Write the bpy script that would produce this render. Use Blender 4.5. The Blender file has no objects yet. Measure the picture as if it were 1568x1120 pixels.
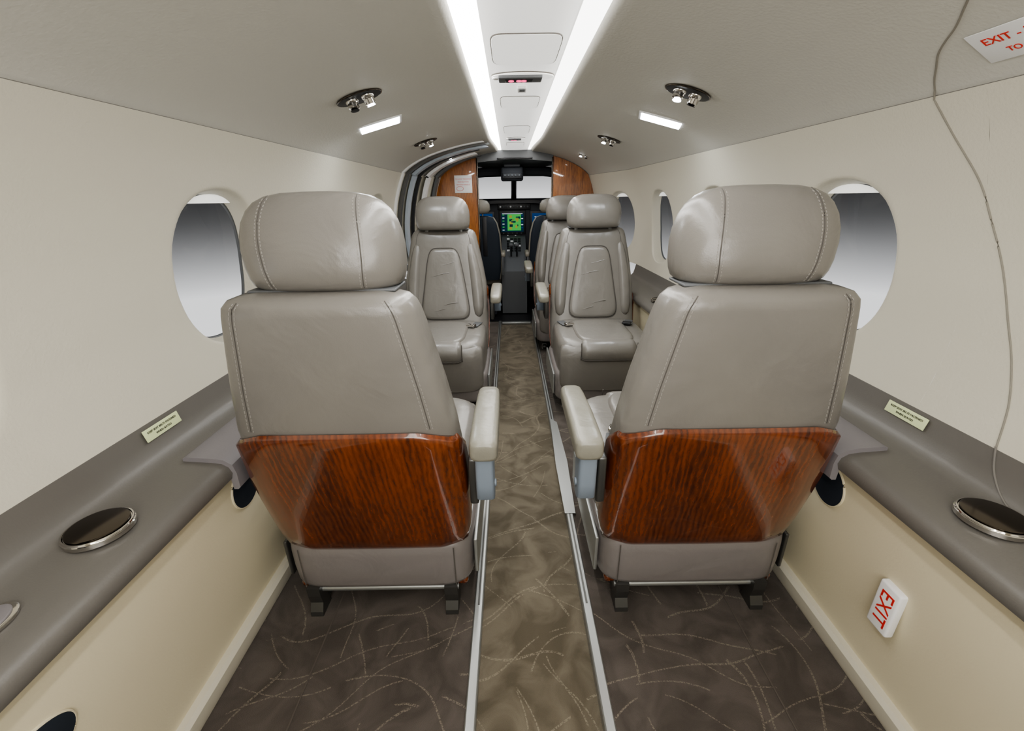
import bpy, bmesh, math, random
import numpy as np
from mathutils import Vector, Matrix
random.seed(3)
scene = bpy.context.scene
COL = scene.collection
try:
    scene.view_settings.look = 'AgX - Medium High Contrast'
except Exception:
    pass

# ------------------------------------------------------------------ materials
def mat_new(name):
    m = bpy.data.materials.new(name); m.use_nodes = True
    nt = m.node_tree
    return m, nt, nt.nodes['Principled BSDF']

def simple(name, col, rough=0.5, metal=0.0, spec=0.5, bump=0.0, bscale=300, emit=None, estr=0.0):
    m, nt, b = mat_new(name)
    b.inputs['Base Color'].default_value = (*col, 1)
    b.inputs['Roughness'].default_value = rough
    b.inputs['Metallic'].default_value = metal
    b.inputs['Specular IOR Level'].default_value = spec
    if emit:
        b.inputs['Emission Color'].default_value = (*emit, 1)
        b.inputs['Emission Strength'].default_value = estr
    tc = nt.nodes.new('ShaderNodeTexCoord')
    if bump > 0:
        n = nt.nodes.new('ShaderNodeTexNoise'); n.inputs['Scale'].default_value = bscale
        n.inputs['Detail'].default_value = 3
        nt.links.new(tc.outputs['Object'], n.inputs['Vector'])
        bp = nt.nodes.new('ShaderNodeBump'); bp.inputs['Strength'].default_value = bump
        bp.inputs['Distance'].default_value = 0.002
        nt.links.new(n.outputs['Fac'], bp.inputs['Height'])
        nt.links.new(bp.outputs['Normal'], b.inputs['Normal'])
    return m

def leather(name, col, rough=0.31):
    m, nt, b = mat_new(name)
    b.inputs['Roughness'].default_value = rough
    b.inputs['Specular IOR Level'].default_value = 0.7
    tc = nt.nodes.new('ShaderNodeTexCoord')
    v = nt.nodes.new('ShaderNodeTexVoronoi'); v.inputs['Scale'].default_value = 420
    n = nt.nodes.new('ShaderNodeTexNoise'); n.inputs['Scale'].default_value = 9; n.inputs['Detail'].default_value = 3
    n.inputs['Distortion'].default_value = 0.6
    for q in (v, n): nt.links.new(tc.outputs['Object'], q.inputs['Vector'])
    b1 = nt.nodes.new('ShaderNodeBump'); b1.inputs['Strength'].default_value = 0.10; b1.inputs['Distance'].default_value = 0.001
    b2 = nt.nodes.new('ShaderNodeBump'); b2.inputs['Strength'].default_value = 0.38; b2.inputs['Distance'].default_value = 0.012
    nt.links.new(v.outputs['Distance'], b1.inputs['Height'])
    nt.links.new(n.outputs['Fac'], b2.inputs['Height'])
    nt.links.new(b2.outputs['Normal'], b1.inputs['Normal'])
    nt.links.new(b1.outputs['Normal'], b.inputs['Normal'])
    mx = nt.nodes.new('ShaderNodeMix'); mx.data_type = 'RGBA'
    mx.inputs['A'].default_value = (*[c*0.93 for c in col], 1)
    mx.inputs['B'].default_value = (*[c*1.07 for c in col], 1)
    nt.links.new(n.outputs['Fac'], mx.inputs['Factor'])
    nt.links.new(mx.outputs['Result'], b.inputs['Base Color'])
    return m

def wood(name, c0, c1):
    m, nt, b = mat_new(name)
    b.inputs['Roughness'].default_value = 0.25
    b.inputs['Coat Weight'].default_value = 1.0
    b.inputs['Coat Roughness'].default_value = 0.03
    tc = nt.nodes.new('ShaderNodeTexCoord')
    mp = nt.nodes.new('ShaderNodeMapping'); mp.inputs['Scale'].default_value = (1.0, 1.0, 0.17)
    mp.inputs['Rotation'].default_value = (0.0, 0.28, 0)
    nt.links.new(tc.outputs['Object'], mp.inputs['Vector'])
    w = nt.nodes.new('ShaderNodeTexWave'); w.inputs['Scale'].default_value = 24; w.inputs['Distortion'].default_value = 8
    w.inputs['Detail'].default_value = 5; w.inputs['Detail Scale'].default_value = 1.0; w.inputs['Detail Roughness'].default_value = .75
    n = nt.nodes.new('ShaderNodeTexNoise'); n.inputs['Scale'].default_value = 120; n.inputs['Detail'].default_value = 6
    n4 = nt.nodes.new('ShaderNodeTexNoise'); n4.inputs['Scale'].default_value = 11; n4.inputs['Detail'].default_value = 4; n4.inputs['Distortion'].default_value = .8
    for q in (w, n, n4): nt.links.new(mp.outputs['Vector'], q.inputs['Vector'])
    mx = nt.nodes.new('ShaderNodeMath'); mx.operation = 'MULTIPLY_ADD'
    nt.links.new(w.outputs['Fac'], mx.inputs[0]); mx.inputs[1].default_value = 0.17
    ad = nt.nodes.new('ShaderNodeMath'); ad.operation = 'MULTIPLY'; ad.inputs[1].default_value = 0.42
    nt.links.new(n.outputs['Fac'], ad.inputs[0]); nt.links.new(ad.outputs[0], mx.inputs[2])
    m2 = nt.nodes.new('ShaderNodeMath'); m2.operation = 'MULTIPLY_ADD'; m2.inputs[1].default_value = 0.60
    nt.links.new(n4.outputs['Fac'], m2.inputs[0]); nt.links.new(mx.outputs[0], m2.inputs[2])
    cr = nt.nodes.new('ShaderNodeValToRGB')
    cr.color_ramp.elements[0].position = 0.38; cr.color_ramp.elements[0].color = (*c0, 1)
    cr.color_ramp.elements[1].position = 0.80; cr.color_ramp.elements[1].color = (*c1, 1)
    nt.links.new(m2.outputs[0], cr.inputs['Fac']); nt.links.new(cr.outputs['Color'], b.inputs['Base Color'])
    return m

def carpet(name):
    m, nt, b = mat_new(name)
    b.inputs['Roughness'].default_value = 0.9
    b.inputs['Specular IOR Level'].default_value = 0.15
    b.inputs['Sheen Weight'].default_value = 0.12
    L = nt.links.new
    tc = nt.nodes.new('ShaderNodeTexCoord')
    def node(t, **k):
        x = nt.nodes.new(t)
        for a, v in k.items(): setattr(x, a, v)
        return x
    def math_(op, a, b_=None):
        x = node('ShaderNodeMath', operation=op)
        for i, v in enumerate((a, b_)):
            if v is None: continue
            if isinstance(v, (int, float)): x.inputs[i].default_value = v
            else: L(v, x.inputs[i])
        return x.outputs[0]
    # woven arcs: circular line families about far-off centres, slightly wandering, masked into strokes
    dn = node('ShaderNodeTexNoise'); dn.inputs['Scale'].default_value = 1.8; dn.inputs['Detail'].default_value = 1
    L(tc.outputs['Object'], dn.inputs['Vector'])
    total = None
    for i, (cx, cy, sp, seed, wob) in enumerate([(-1.05, .1, .15, 1.0, .55), (1.15, .9, .17, 5.0, -.6), (-.7, 2.4, .19, 9.0, .7), (.5, -.6, .16, 14.0, -.5), (-1.0, 3.8, .16, 17., .5), (1.0, 3.2, .18, 20., .6)]):
        mp = node('ShaderNodeVectorMath', operation='SUBTRACT'); mp.inputs[1].default_value = (cx, cy, 0)
        L(tc.outputs['Object'], mp.inputs[0])
        ln = node('ShaderNodeVectorMath', operation='LENGTH'); L(mp.outputs[0], ln.inputs[0])
        r = math_('ADD', ln.outputs['Value'], math_('MULTIPLY', dn.outputs['Fac'], wob))
        s = math_('MULTIPLY', r, 1/sp)
        a = math_('ABSOLUTE', math_('SUBTRACT', math_('FRACT', s), .5))
        c = math_('LESS_THAN', a, .0024/sp)
        n3 = node('ShaderNodeTexNoise'); n3.inputs['Scale'].default_value = 4.0; n3.inputs['Detail'].default_value = 0
        of = node('ShaderNodeVectorMath', operation='ADD'); of.inputs[1].default_value = (seed, seed*1.7, 0)
        L(tc.outputs['Object'], of.inputs[0]); L(of.outputs[0], n3.inputs['Vector'])
        q = math_('MULTIPLY', c, math_('GREATER_THAN', n3.outputs['Fac'], .52))
        total = q if total is None else math_('MAXIMUM', total, q)
    sp = node('ShaderNodeTexNoise'); sp.inputs['Scale'].default_value = 260; sp.inputs['Detail'].default_value = 1
    L(tc.outputs['Object'], sp.inputs['Vector'])
    spr = node('ShaderNodeMapRange'); spr.inputs['From Min'].default_value = 0.38; spr.inputs['From Max'].default_value = 0.60
    L(sp.outputs['Fac'], spr.inputs['Value'])
    lm = math_('MULTIPLY', math_('MULTIPLY', total, spr.outputs['Result']), .55)
    pn = node('ShaderNodeTexNoise'); pn.inputs['Scale'].default_value = 7; pn.inputs['Detail'].default_value = 4; pn.inputs['Distortion'].default_value = 1.5
    L(tc.outputs['Object'], pn.inputs['Vector'])
    pr = node('ShaderNodeMapRange'); pr.inputs['From Min'].default_value = 0.38; pr.inputs['From Max'].default_value = 0.62
    L(pn.outputs['Fac'], pr.inputs['Value'])
    def mix(A, B, fac):
        x = node('ShaderNodeMix', data_type='RGBA')
        for s_, v in (('A', A), ('B', B)):
            if isinstance(v, tuple): x.inputs[s_].default_value = (*v, 1)
            else: L(v, x.inputs[s_])
        L(fac, x.inputs['Factor']); return x.outputs['Result']
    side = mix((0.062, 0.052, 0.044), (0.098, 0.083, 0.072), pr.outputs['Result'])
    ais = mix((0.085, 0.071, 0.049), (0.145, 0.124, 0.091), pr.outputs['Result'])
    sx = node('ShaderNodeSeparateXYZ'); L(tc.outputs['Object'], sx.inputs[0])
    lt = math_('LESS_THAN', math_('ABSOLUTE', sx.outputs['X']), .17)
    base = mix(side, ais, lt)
    fin = mix(base, (0.27, 0.235, 0.18), lm)
    L(fin, b.inputs['Base Color'])
    fb = node('ShaderNodeTexNoise'); fb.inputs['Scale'].default_value = 500
    L(tc.outputs['Object'], fb.inputs['Vector'])
    bp = node('ShaderNodeBump'); bp.inputs['Strength'].default_value = 0.6; bp.inputs['Distance'].default_value = 0.003
    L(fb.outputs['Fac'], bp.inputs['Height']); L(bp.outputs['Normal'], b.inputs['Normal'])
    return m

def emission(name, col, s):
    m = bpy.data.materials.new(name); m.use_nodes = True
    nt = m.node_tree; nt.nodes.clear()
    e = nt.nodes.new('ShaderNodeEmission'); e.inputs[0].default_value = (*col, 1); e.inputs[1].default_value = s
    o = nt.nodes.new('ShaderNodeOutputMaterial'); nt.links.new(e.outputs[0], o.inputs[0])
    return m

def glassmat(name):
    m = bpy.data.materials.new(name); m.use_nodes = True
    nt = m.node_tree; nt.nodes.clear()
    t = nt.nodes.new('ShaderNodeBsdfTransparent'); t.inputs[0].default_value = (0.95, 0.96, 0.97, 1)
    g = nt.nodes.new('ShaderNodeBsdfGlossy'); g.inputs['Roughness'].default_value = 0.02
    x = nt.nodes.new('ShaderNodeMixShader'); x.inputs[0].default_value = 0.03
    o = nt.nodes.new('ShaderNodeOutputMaterial')
    nt.links.new(t.outputs[0], x.inputs[1]); nt.links.new(g.outputs[0], x.inputs[2]); nt.links.new(x.outputs[0], o.inputs[0])
    return m

M_HEAD = simple('headliner_fabric', (0.55, 0.535, 0.485), 0.6, bump=0.4, bscale=130)
M_WALL = simple('sidewall_leather', (0.57, 0.54, 0.455), 0.5, bump=0.4, bscale=170)
M_LOWER = simple('lower_panel_cream', (0.67, 0.61, 0.445), 0.5, bump=0.15, bscale=200)
M_BASE = simple('baseboard_cream', (0.56, 0.53, 0.44), 0.5)
M_LEDGE = simple('ledge_taupe', (0.130, 0.122, 0.110), 0.42, bump=0.15, bscale=300)
M_LEDGE2 = simple('ledge_lid', (0.20, 0.187, 0.195), 0.45, bump=0.1)
M_LEATH = leather('seat_leather', (0.182, 0.171, 0.155))
M_LEATH2 = leather('seat_leather_skirt', (0.185, 0.168, 0.162), 0.40)
M_ARM = leather('armrest_leather', (0.225, 0.215, 0.178), 0.32)
M_BEIGE = leather('cockpit_leather', (0.25, 0.23, 0.19), 0.5)
M_SEAM = simple('seam_dark', (0.085, 0.078, 0.07), 0.7)
M_STITCH = simple('stitch_thread', (0.30, 0.285, 0.26), 0.7)
M_WOOD = wood('mahogany_gloss', (0.042, 0.0085, 0.0025), (0.185, 0.043, 0.0095))
M_WOOD_LIT = wood('bulkhead_veneer_lit', (0.12, 0.034, 0.007), (0.42, 0.155, 0.038))  # lighter wood copy; strong light on the bulkhead is put into the colour
M_CARPET = carpet('patterned_carpet')
M_BIND = simple('carpet_binding', (.085, .072, .06), .9)
M_ALU = simple('brushed_aluminium', (0.38, 0.39, 0.38), 0.40, 0.75)
M_STEEL = simple('seat_frame_metal', (0.13, 0.13, 0.125), 0.35, 0.8)
M_BLUEGREY = simple('bluegrey_plastic', (0.19, 0.225, 0.27), 0.4)
M_CHROME = simple('chrome', (0.62, 0.60, 0.57), 0.08, 1.0)
M_DCHROME = simple('dark_chrome', (0.11, 0.095, 0.08), 0.15, 1.0)
M_BLACK = simple('black_plastic', (0.012, 0.012, 0.014), 0.45)
M_DARK = simple('cockpit_dark', (0.03, 0.032, 0.038), 0.6)
M_NAVY = simple('navy_fabric', (0.012, 0.018, 0.028), 0.8)
M_GREYPL = simple('grey_panel_plastic', (0.10, 0.105, 0.11), 0.5)
M_WHITE = simple('white_plastic', (0.80, 0.80, 0.80), 0.4)
M_SHADE = simple('window_shade_glow', (0.85, 0.85, 0.82), 0.5, emit=(1, 1, .97), estr=.4)  # emission stands in for the bright light on the window shade
M_CEIL = simple('ceiling_panel_glow', (0.80, 0.80, 0.775), 0.45, emit=(1, .99, .96), estr=.70)  # no lamp: emission added so the panel looks brightly lit
M_GROOVE = simple('groove', (0.17, 0.16, 0.145), 0.8)
M_GROOVE2 = simple('hatch_gap_shadow', (0.24, 0.225, 0.19), 0.8)
M_RED = simple('red_print', (0.62, 0.03, 0.02), 0.5)
M_LABEL = simple('placard_green', (0.62, 0.68, 0.40), 0.5)
M_BTEXT = simple('placard_ink', (0.03, 0.03, 0.03), 0.6)
M_LED = emission('cove_led', (1.0, 0.985, 0.95), 10.0)
M_LED2 = emission('cove_led_soft', (1.0, 0.985, 0.95), 4.5)
M_LENS = emission('reading_lens', (0.93, 0.97, 1.0), 16.0)
M_GLASS = glassmat('window_glass')
M_ICON = emission('sign_icon_red', (1.0, 0.08, 0.25), 2.5)
M_SCRG = emission('screen_green', (0.10, 0.60, 0.12), 0.7)
M_SCRB = emission('screen_blue', (0.03, 0.13, 0.40), 0.35)
M_SCRK = emission('screen_dark', (0.01, 0.03, 0.05), 1.0)
M_SCRW = emission('screen_white', (0.7, 0.8, 0.85), 1.0)
M_SCRY = emission('screen_yellow', (0.6, 0.55, 0.1), 0.5)
M_DOORBL = simple('door_lining_blue', (0.42, 0.47, 0.53), 0.35)

# ------------------------------------------------------------------ helpers
def link(o, parent=None):
    COL.objects.link(o)
    if parent: o.parent = parent
    return o

def empty(name, loc=(0, 0, 0), rotz=0.0, parent=None):
    o = bpy.data.objects.new(name, None); o.location = loc; o.rotation_euler = (0, 0, rotz)
    o.empty_display_size = 0.05
    COL.objects.link(o)
    if parent: o.parent = parent
    return o

def finish(me, smooth=True, ang=38):
    bm = bmesh.new(); bm.from_mesh(me)
    bmesh.ops.remove_doubles(bm, verts=bm.verts, dist=1e-6)
    bmesh.ops.recalc_face_normals(bm, faces=bm.faces)
    for f in bm.faces: f.smooth = smooth
    if smooth:
        for e in bm.edges:
            if len(e.link_faces) == 2 and e.calc_face_angle(0) > math.radians(ang): e.smooth = False
    bm.to_mesh(me); bm.free()

def mesh(name, verts, faces, mat, parent=None, smooth=True, ang=38):
    me = bpy.data.meshes.new(name); me.from_pydata([tuple(v) for v in verts], [], faces)
    mats = mat if isinstance(mat, (list, tuple)) else [mat]
    for m_ in mats: me.materials.append(m_)
    finish(me, smooth, ang)
    return link(bpy.data.objects.new(name, me), parent)

def loft(name, rings, mat, parent=None, cap=True, ang=38):
    n = len(rings[0]); V = [p for r in rings for p in r]; F = []
    for i in range(len(rings)-1):
        for j in range(n):
            k = (j+1) % n
            F.append((i*n+j, i*n+k, (i+1)*n+k, (i+1)*n+j))
    if cap:
        F.append(tuple(range(n-1, -1, -1))); F.append(tuple((len(rings)-1)*n+j for j in range(n)))
    return mesh(name, V, F, mat, parent, True, ang)

def sring(cx, cy, z, a, b, e, N=56):
    out = []
    for i in range(N):
        t = 2*math.pi*i/N; c, s = math.cos(t), math.sin(t)
        out.append((cx + a*math.copysign(abs(c)**(2/e), c), cy + b*math.copysign(abs(s)**(2/e), s), z))
    return out

def box(name, size, loc, mat, parent=None, bevel=0.0, seg=3, rot=None, smooth=True, ang=38):
    bm = bmesh.new(); bmesh.ops.create_cube(bm, size=1)
    for v in bm.verts: v.co = Vector((v.co.x*size[0], v.co.y*size[1], v.co.z*size[2]))
    if bevel > 0:
        bmesh.ops.bevel(bm, geom=list(bm.edges), offset=bevel, segments=seg, profile=0.5, affect='EDGES')
    me = bpy.data.meshes.new(name); bm.to_mesh(me); bm.free(); me.materials.append(mat)
    finish(me, smooth, ang)
    M = Matrix.Translation(loc)
    if rot is not None: M = M @ (rot if isinstance(rot, Matrix) else Matrix.Rotation(rot[0], 4, rot[1]))
    me.transform(M)
    return link(bpy.data.objects.new(name, me), parent)

def disc(name, rx, ry, h, M, mat, parent=None, N=48, bev=0.25):
    rings = []
    for z, k in ((0, 1), (h*(1-bev), 1), (h*0.95, 1-bev*h/rx), (h, 1-2*bev*h/rx)):
        rings.append([(rx*k*math.cos(2*math.pi*i/N), ry*k*math.sin(2*math.pi*i/N), z) for i in range(N)])
    o = loft(name, rings, mat, parent); o.data.transform(M); return o

def tube(name, pts, r, mat, parent=None, n=8, cyclic=False):
    pts = [Vector(p) for p in pts]; rings = []; m = len(pts)
    for i, p in enumerate(pts):
        if cyclic: d = pts[(i+1) % m]-pts[i-1]
        else: d = pts[min(i+1, m-1)]-pts[max(i-1, 0)]
        d.normalize()
        up = Vector((0, 0, 1)) if abs(d.z) < 0.9 else Vector((0, 1, 0))
        a = d.cross(up).normalized(); b_ = d.cross(a).normalized()
        rings.append([p + a*r*math.cos(2*math.pi*j/n) + b_*r*math.sin(2*math.pi*j/n) for j in range(n)])
    if cyclic: rings.append(rings[0])
    return loft(name, rings, mat, parent, cap=not cyclic)

def stitches(name, pts, parent, mat=None, L=0.004, gap=0.0035, r=0.0006):
    pts = [Vector(p) for p in pts]; V = []; F = []
    for i in range(len(pts)-1):
        a, b_ = pts[i], pts[i+1]; d = (b_-a); ln = d.length
        if ln < 1e-6: continue
        d.normalize(); t = 0
        up = Vector((0, 1, 0)) if abs(d.y) < 0.9 else Vector((1, 0, 0))
        s = d.cross(up).normalized()*r; u = d.cross(s).normalized()*r*0.8
        while t < ln:
            p0 = a+d*t; p1 = a+d*min(ln, t+L); k = len(V)
            for p in (p0, p1):
                V += [p+s+u, p-s+u, p-s-u, p+s-u]
            F += [(k, k+1, k+2, k+3), (k+4, k+7, k+6, k+5), (k, k+4, k+5, k+1), (k+1, k+5, k+6, k+2), (k+2, k+6, k+7, k+3), (k+3, k+7, k+4, k)]
            t += L+gap
    me = bpy.data.meshes.new(name); me.from_pydata([tuple(v) for v in V], [], F); me.materials.append(mat or M_STITCH)
    return link(bpy.data.objects.new(name, me), parent)

def text(name, s, size, M, mat, parent=None, ext=0.0004):
    c = bpy.data.curves.new(name, 'FONT'); c.body = s; c.size = size; c.extrude = ext
    c.align_x = 'CENTER'; c.align_y = 'CENTER'
    o = bpy.data.objects.new(name+'_tmp', c); COL.objects.link(o)
    dg = bpy.context.evaluated_depsgraph_get(); dg.update()
    me = bpy.data.meshes.new_from_object(o.evaluated_get(dg))
    bpy.data.objects.remove(o)
    me.transform(M); me.materials.clear(); me.materials.append(mat); me.name = name
    return link(bpy.data.objects.new(name, me), parent)

def frame(x, y, z, loc):
    x, y, z = Vector(x).normalized(), Vector(y).normalized(), Vector(z).normalized()
    return Matrix(((x.x, y.x, z.x, loc[0]), (x.y, y.y, z.y, loc[1]), (x.z, y.z, z.z, loc[2]), (0, 0, 0, 1)))

def smoothpath(P, n=6):
    P = [Vector(p) for p in P]; out = []
    for i in range(len(P)-1):
        p0, p1, p2, p3 = P[max(i-1, 0)], P[i], P[i+1], P[min(i+2, len(P)-1)]
        for j in range(n):
            t = j/n
            out.append(.5*((2*p1)+(-p0+p2)*t+(2*p0-5*p1+4*p2-p3)*t*t+(-p0+3*p1-3*p2+p3)*t**3))
    out.append(P[-1]); return out

# ------------------------------------------------------------------ shell profile
def taper(y):
    t = min(1, max(0, (y-3.1)/0.95)); t = t*t*(3-2*t)
    return 1-0.20*t

def smoothed(pts, n=400, sig=10):
    h = np.array([p[0] for p in pts]); x = np.array([p[1] for p in pts])
    g = np.linspace(h[0], h[-1], n); v = np.interp(g, h, x)
    k = np.exp(-0.5*(np.arange(-40, 41)/sig)**2); k /= k.sum()
    pad = np.concatenate([2*v[0]-v[40:0:-1], v, 2*v[-1]-v[-2:-42:-1]])
    return g, np.convolve(pad, k, 'valid')
WG, WX = smoothed([(.60, .872), (.66, .884), (.74, .897), (.82, .902), (.92, .898), (1.02, .884), (1.12, .861), (1.22, .827), (1.295, .792)])
def wx(h): return float(np.interp(h, WG, WX))
SEAMH = 1.295; BANDH = 0.655
CG, CH = smoothed([(.19, 1.487), (.27, 1.479), (.38, 1.461), (.5, 1.433), (.6, 1.403), (.68, 1.370), (.74, 1.338), (.775, 1.315), (.80, 1.293)], sig=10)
def cz(x): return float(np.interp(abs(x), CG, CH))

Y0, Y1 = -0.75, 4.05
def extrude(name, prof, y0, y1, mat, parent=None, ny=40, sgn=1, closed=False, tap=True, ang=38):
    ys = [y0+(y1-y0)*i/ny for i in range(ny+1)]; n = len(prof); V = []; F = []
    for y in ys:
        k = taper(y) if tap else 1
        for (x, z) in prof: V.append((sgn*x*k, y, z))
    m_ = n if closed else n-1
    for i in range(ny):
        for j in range(m_):
            q = (j+1) % n
            F.append((i*n+j, i*n+q, (i+1)*n+q, (i+1)*n+j))
    if closed:
        F.append(tuple(range(n))); F.append(tuple(ny*n+j for j in range(n-1, -1, -1)))
    return mesh(name, V, F, mat, parent, True, ang)

WA, WB, WE, WH = 0.190, 0.214, 2.3, 0.940
def wall_upper(side, sgn, parent, windows, plain):
    V = []; F = []
    def P(y, h, off=0.0): return (sgn*(wx(h)*taper(y)+off), y, h)
    N = 72
    for (yc, y_lo, y_hi) in windows:
        base = len(V); R = 14
        for r in range(R+1):
            t = (r/R)**1.6
            for i in range(N):
                a = 2*math.pi*i/N+math.pi/4
                c, s = math.cos(a), math.sin(a)
                ey = yc+WA*math.copysign(abs(c)**(2/WE), c); eh = WH+WB*math.copysign(abs(s)**(2/WE), s)
                q = max(abs(c), abs(s)); cc = c/q
                ry = yc+(y_hi-yc)*cc if cc > 0 else yc+(yc-y_lo)*cc
                sh = s/q
                rh = (SEAMH+BANDH)/2+(SEAMH-BANDH)/2*sh
                y = ey+(ry-ey)*t; h = eh+(rh-eh)*t
                V.append(P(y, h, 0.012*max(0, 1-r/2.2)**2))
        for r in range(R):
            for i in range(N):
                k = (i+1) % N
                F.append((base+r*N+i, base+r*N+k, base+(r+1)*N+k, base+(r+1)*N+i))
    for (a, b_) in plain:
        base = len(V); ny, nh = 12, 24
        for i in range(ny+1):
            for j in range(nh+1):
                V.append(P(a+(b_-a)*i/ny, BANDH+(SEAMH-BANDH)*j/nh))
        for i in range(ny):
            for j in range(nh):
                q = base+i*(nh+1)+j
                F.append((q, q+nh+1, q+nh+2, q+1))
    mesh('upper_panel', V, F, M_WALL, parent, True, 60)

def window(name, sgn, yc):
    e = empty(name); N = 72
    def ring(k, off):
        out = []
        for i in range(N):
            a = 2*math.pi*i/N; c, s = math.cos(a), math.sin(a)
            y = yc+k*WA*math.copysign(abs(c)**(2/WE), c); h = WH+k*WB*math.copysign(abs(s)**(2/WE), s)
            hh = WH+WB*math.copysign(abs(s)**(2/WE), s)
            out.append((sgn*(wx(hh)*taper(y)+off), y, h))
        return out
    loft('reveal', [ring(1.0, .011), ring(.985, .020), ring(.97, .032), ring(.955, .047), ring(.945, .054)], M_WALL, e, cap=False, ang=70)
    loft('seal', [ring(.95, .052), ring(.93, .054), ring(.925, .060)], M_GREYPL, e, cap=False)
    g = ring(.945, .058); c = (sgn*(wx(WH)*taper(yc)+.060), yc, WH)
    mesh('pane', g+[c], [(i, (i+1) % N, N) for i in range(N)], M_GLASS, e)
    top = []
    for i in range(13):
        a = math.pi*(0.34+0.32*i/12); cc, ss = math.cos(a), math.sin(a)
        y = yc+.95*WA*math.copysign(abs(cc)**(2/WE), cc); h = WH+.95*WB*abs(ss)**(2/WE)
        top.append((sgn*(wx(h)*taper(y)+.030), y, h))
    bot = [(p[0], p[1], min(p[2], WH+WB*0.84)) for p in top]
    mesh('shade', top+bot, [(i, i+1, 14+i, 13+i) for i in range(12)], M_SHADE, e, False)
    return e

w_l = empty('wall_left'); w_r = empty('wall_right')
LW = (.465, 1.275, 2.04, 2.80); RW = (1.25, 2.03, 2.77, 3.50)
def spans(W, lo, hi):
    b_ = [lo]+[(W[i]+W[i+1])/2 for i in range(len(W)-1)]+[hi]
    return [(W[i], b_[i], b_[i+1]) for i in range(len(W))]
wall_upper('left', -1, w_l, spans(LW, .08, 3.18), [(Y0, .08), (3.18, Y1)])
wall_upper('right', 1, w_r, spans(RW, .87, 3.88), [(Y0, .87), (3.88, Y1)])
k = 1
for yc in LW: window('window_%d' % k, -1, yc); k += 1
for yc in RW: window('window_%d' % k, 1, yc); k += 1

lower = [(.795, -0.02), (.792, .05), (.765, .30), (.745, .50), (.745, .54)]
for e, s in ((w_l, -1), (w_r, 1)):
    extrude('lower_panel', lower, Y0, Y1, M_LOWER, e, 40, s, tap=False)
ledge = [(.745, .515), (.722, .512), (.708, .520), (.703, .535), (.708, .550), (.722, .560), (.745, .564), (.80, .568), (.835, .572),
         (.854, .578), (.866, .592), (.874, .62), (.882, BANDH), (.905, BANDH), (.93, .60), (.93, .515)]
for s, nm in ((-1, 'left'), (1, 'right')):
    extrude('trim_%d' % (1 if s < 0 else 2), ledge, Y0, 3.2, M_LEDGE, None, 60, s, closed=True, tap=False)
    extrude('baseboard_'+nm, [(.80, 0.001), (.772, 0.001), (.768, .012), (.768, .045), (.776, .055), (.80, .055)], Y0, 3.9, M_BASE, None, 2, s, closed=True, tap=False)

ceil = empty('ceiling')
cp = [(float(x), float(z)) for x, z in zip(CG[::14], CH[::14])]
if cp[-1][0] < .80: cp.append((.80, 1.293))
cp = [(.172, 1.509), (.174, 1.502), (.178, 1.495), (.184, 1.490)]+cp
for s in (-1, 1):
    extrude('headliner', cp, Y0, Y1+.02, M_HEAD, ceil, 40, s)
    extrude('cove_light_strip', [(.174, 1.504), (.150, 1.5075), (.108, 1.509)], Y0, Y1+.02, M_LED if s < 0 else M_LED2, ceil, 4, s, tap=False)
    tube('panel_seam', [(s*.796*taper(y), y, SEAMH) for y in np.linspace(Y0, Y1, 50)], .0022, M_GROOVE, ceil)
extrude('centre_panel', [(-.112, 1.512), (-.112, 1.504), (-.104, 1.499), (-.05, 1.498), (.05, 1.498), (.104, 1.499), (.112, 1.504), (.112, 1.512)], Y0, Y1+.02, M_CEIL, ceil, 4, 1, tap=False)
extrude('roof_skin', [(-.85, 1.47), (-.3, 1.57), (.3, 1.57), (.85, 1.47)], Y0, Y1+.05, M_DARK, ceil, 4, 1, tap=False)

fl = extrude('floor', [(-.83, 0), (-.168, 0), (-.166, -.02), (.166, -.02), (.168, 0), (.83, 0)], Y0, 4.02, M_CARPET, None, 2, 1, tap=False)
for s in (-1, 1):
    r_ = empty('floor_rail')
    extrude('rail_body', [(.146, -.019), (.146, .010), (.149, .013), (.168, .013), (.171, .010), (.171, 0.001)], Y0, 4.0, M_ALU, r_, 2, s, closed=True, tap=False)
    extrude('rail_slot', [(.155, .0125), (.155, .0140), (.161, .0140), (.161, .0125)], .9, 4.0, M_STEEL, r_, 2, s, closed=True, tap=False)
    tube('trim_%d' % (3 if s < 0 else 4), [(s*.575, y, .001) for y in (Y0, 1.0, 2.0, 3.9)], .0024, M_BIND)
e = empty('rail_cover_plate')
mesh('plate', [(.140, 1.28, .0150), (.180, 1.28, .0150), (.192, 1.62, .0150), (.182, 1.98, .0150), (.150, 2.02, .0150), (.138, 1.60, .0150)], [(0, 1, 2, 3, 4, 5)], M_ALU, e, False)
box('threshold_sill', (.28, .05, .02), (0, 4.0, -.008), M_ALU, None, .004)
mesh('wall_back', [(-1, Y0, -.05), (1, Y0, -.05), (1, Y0, 1.6), (-1, Y0, 1.6)], [(0, 1, 2, 3)], M_WALL, None, False)

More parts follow.
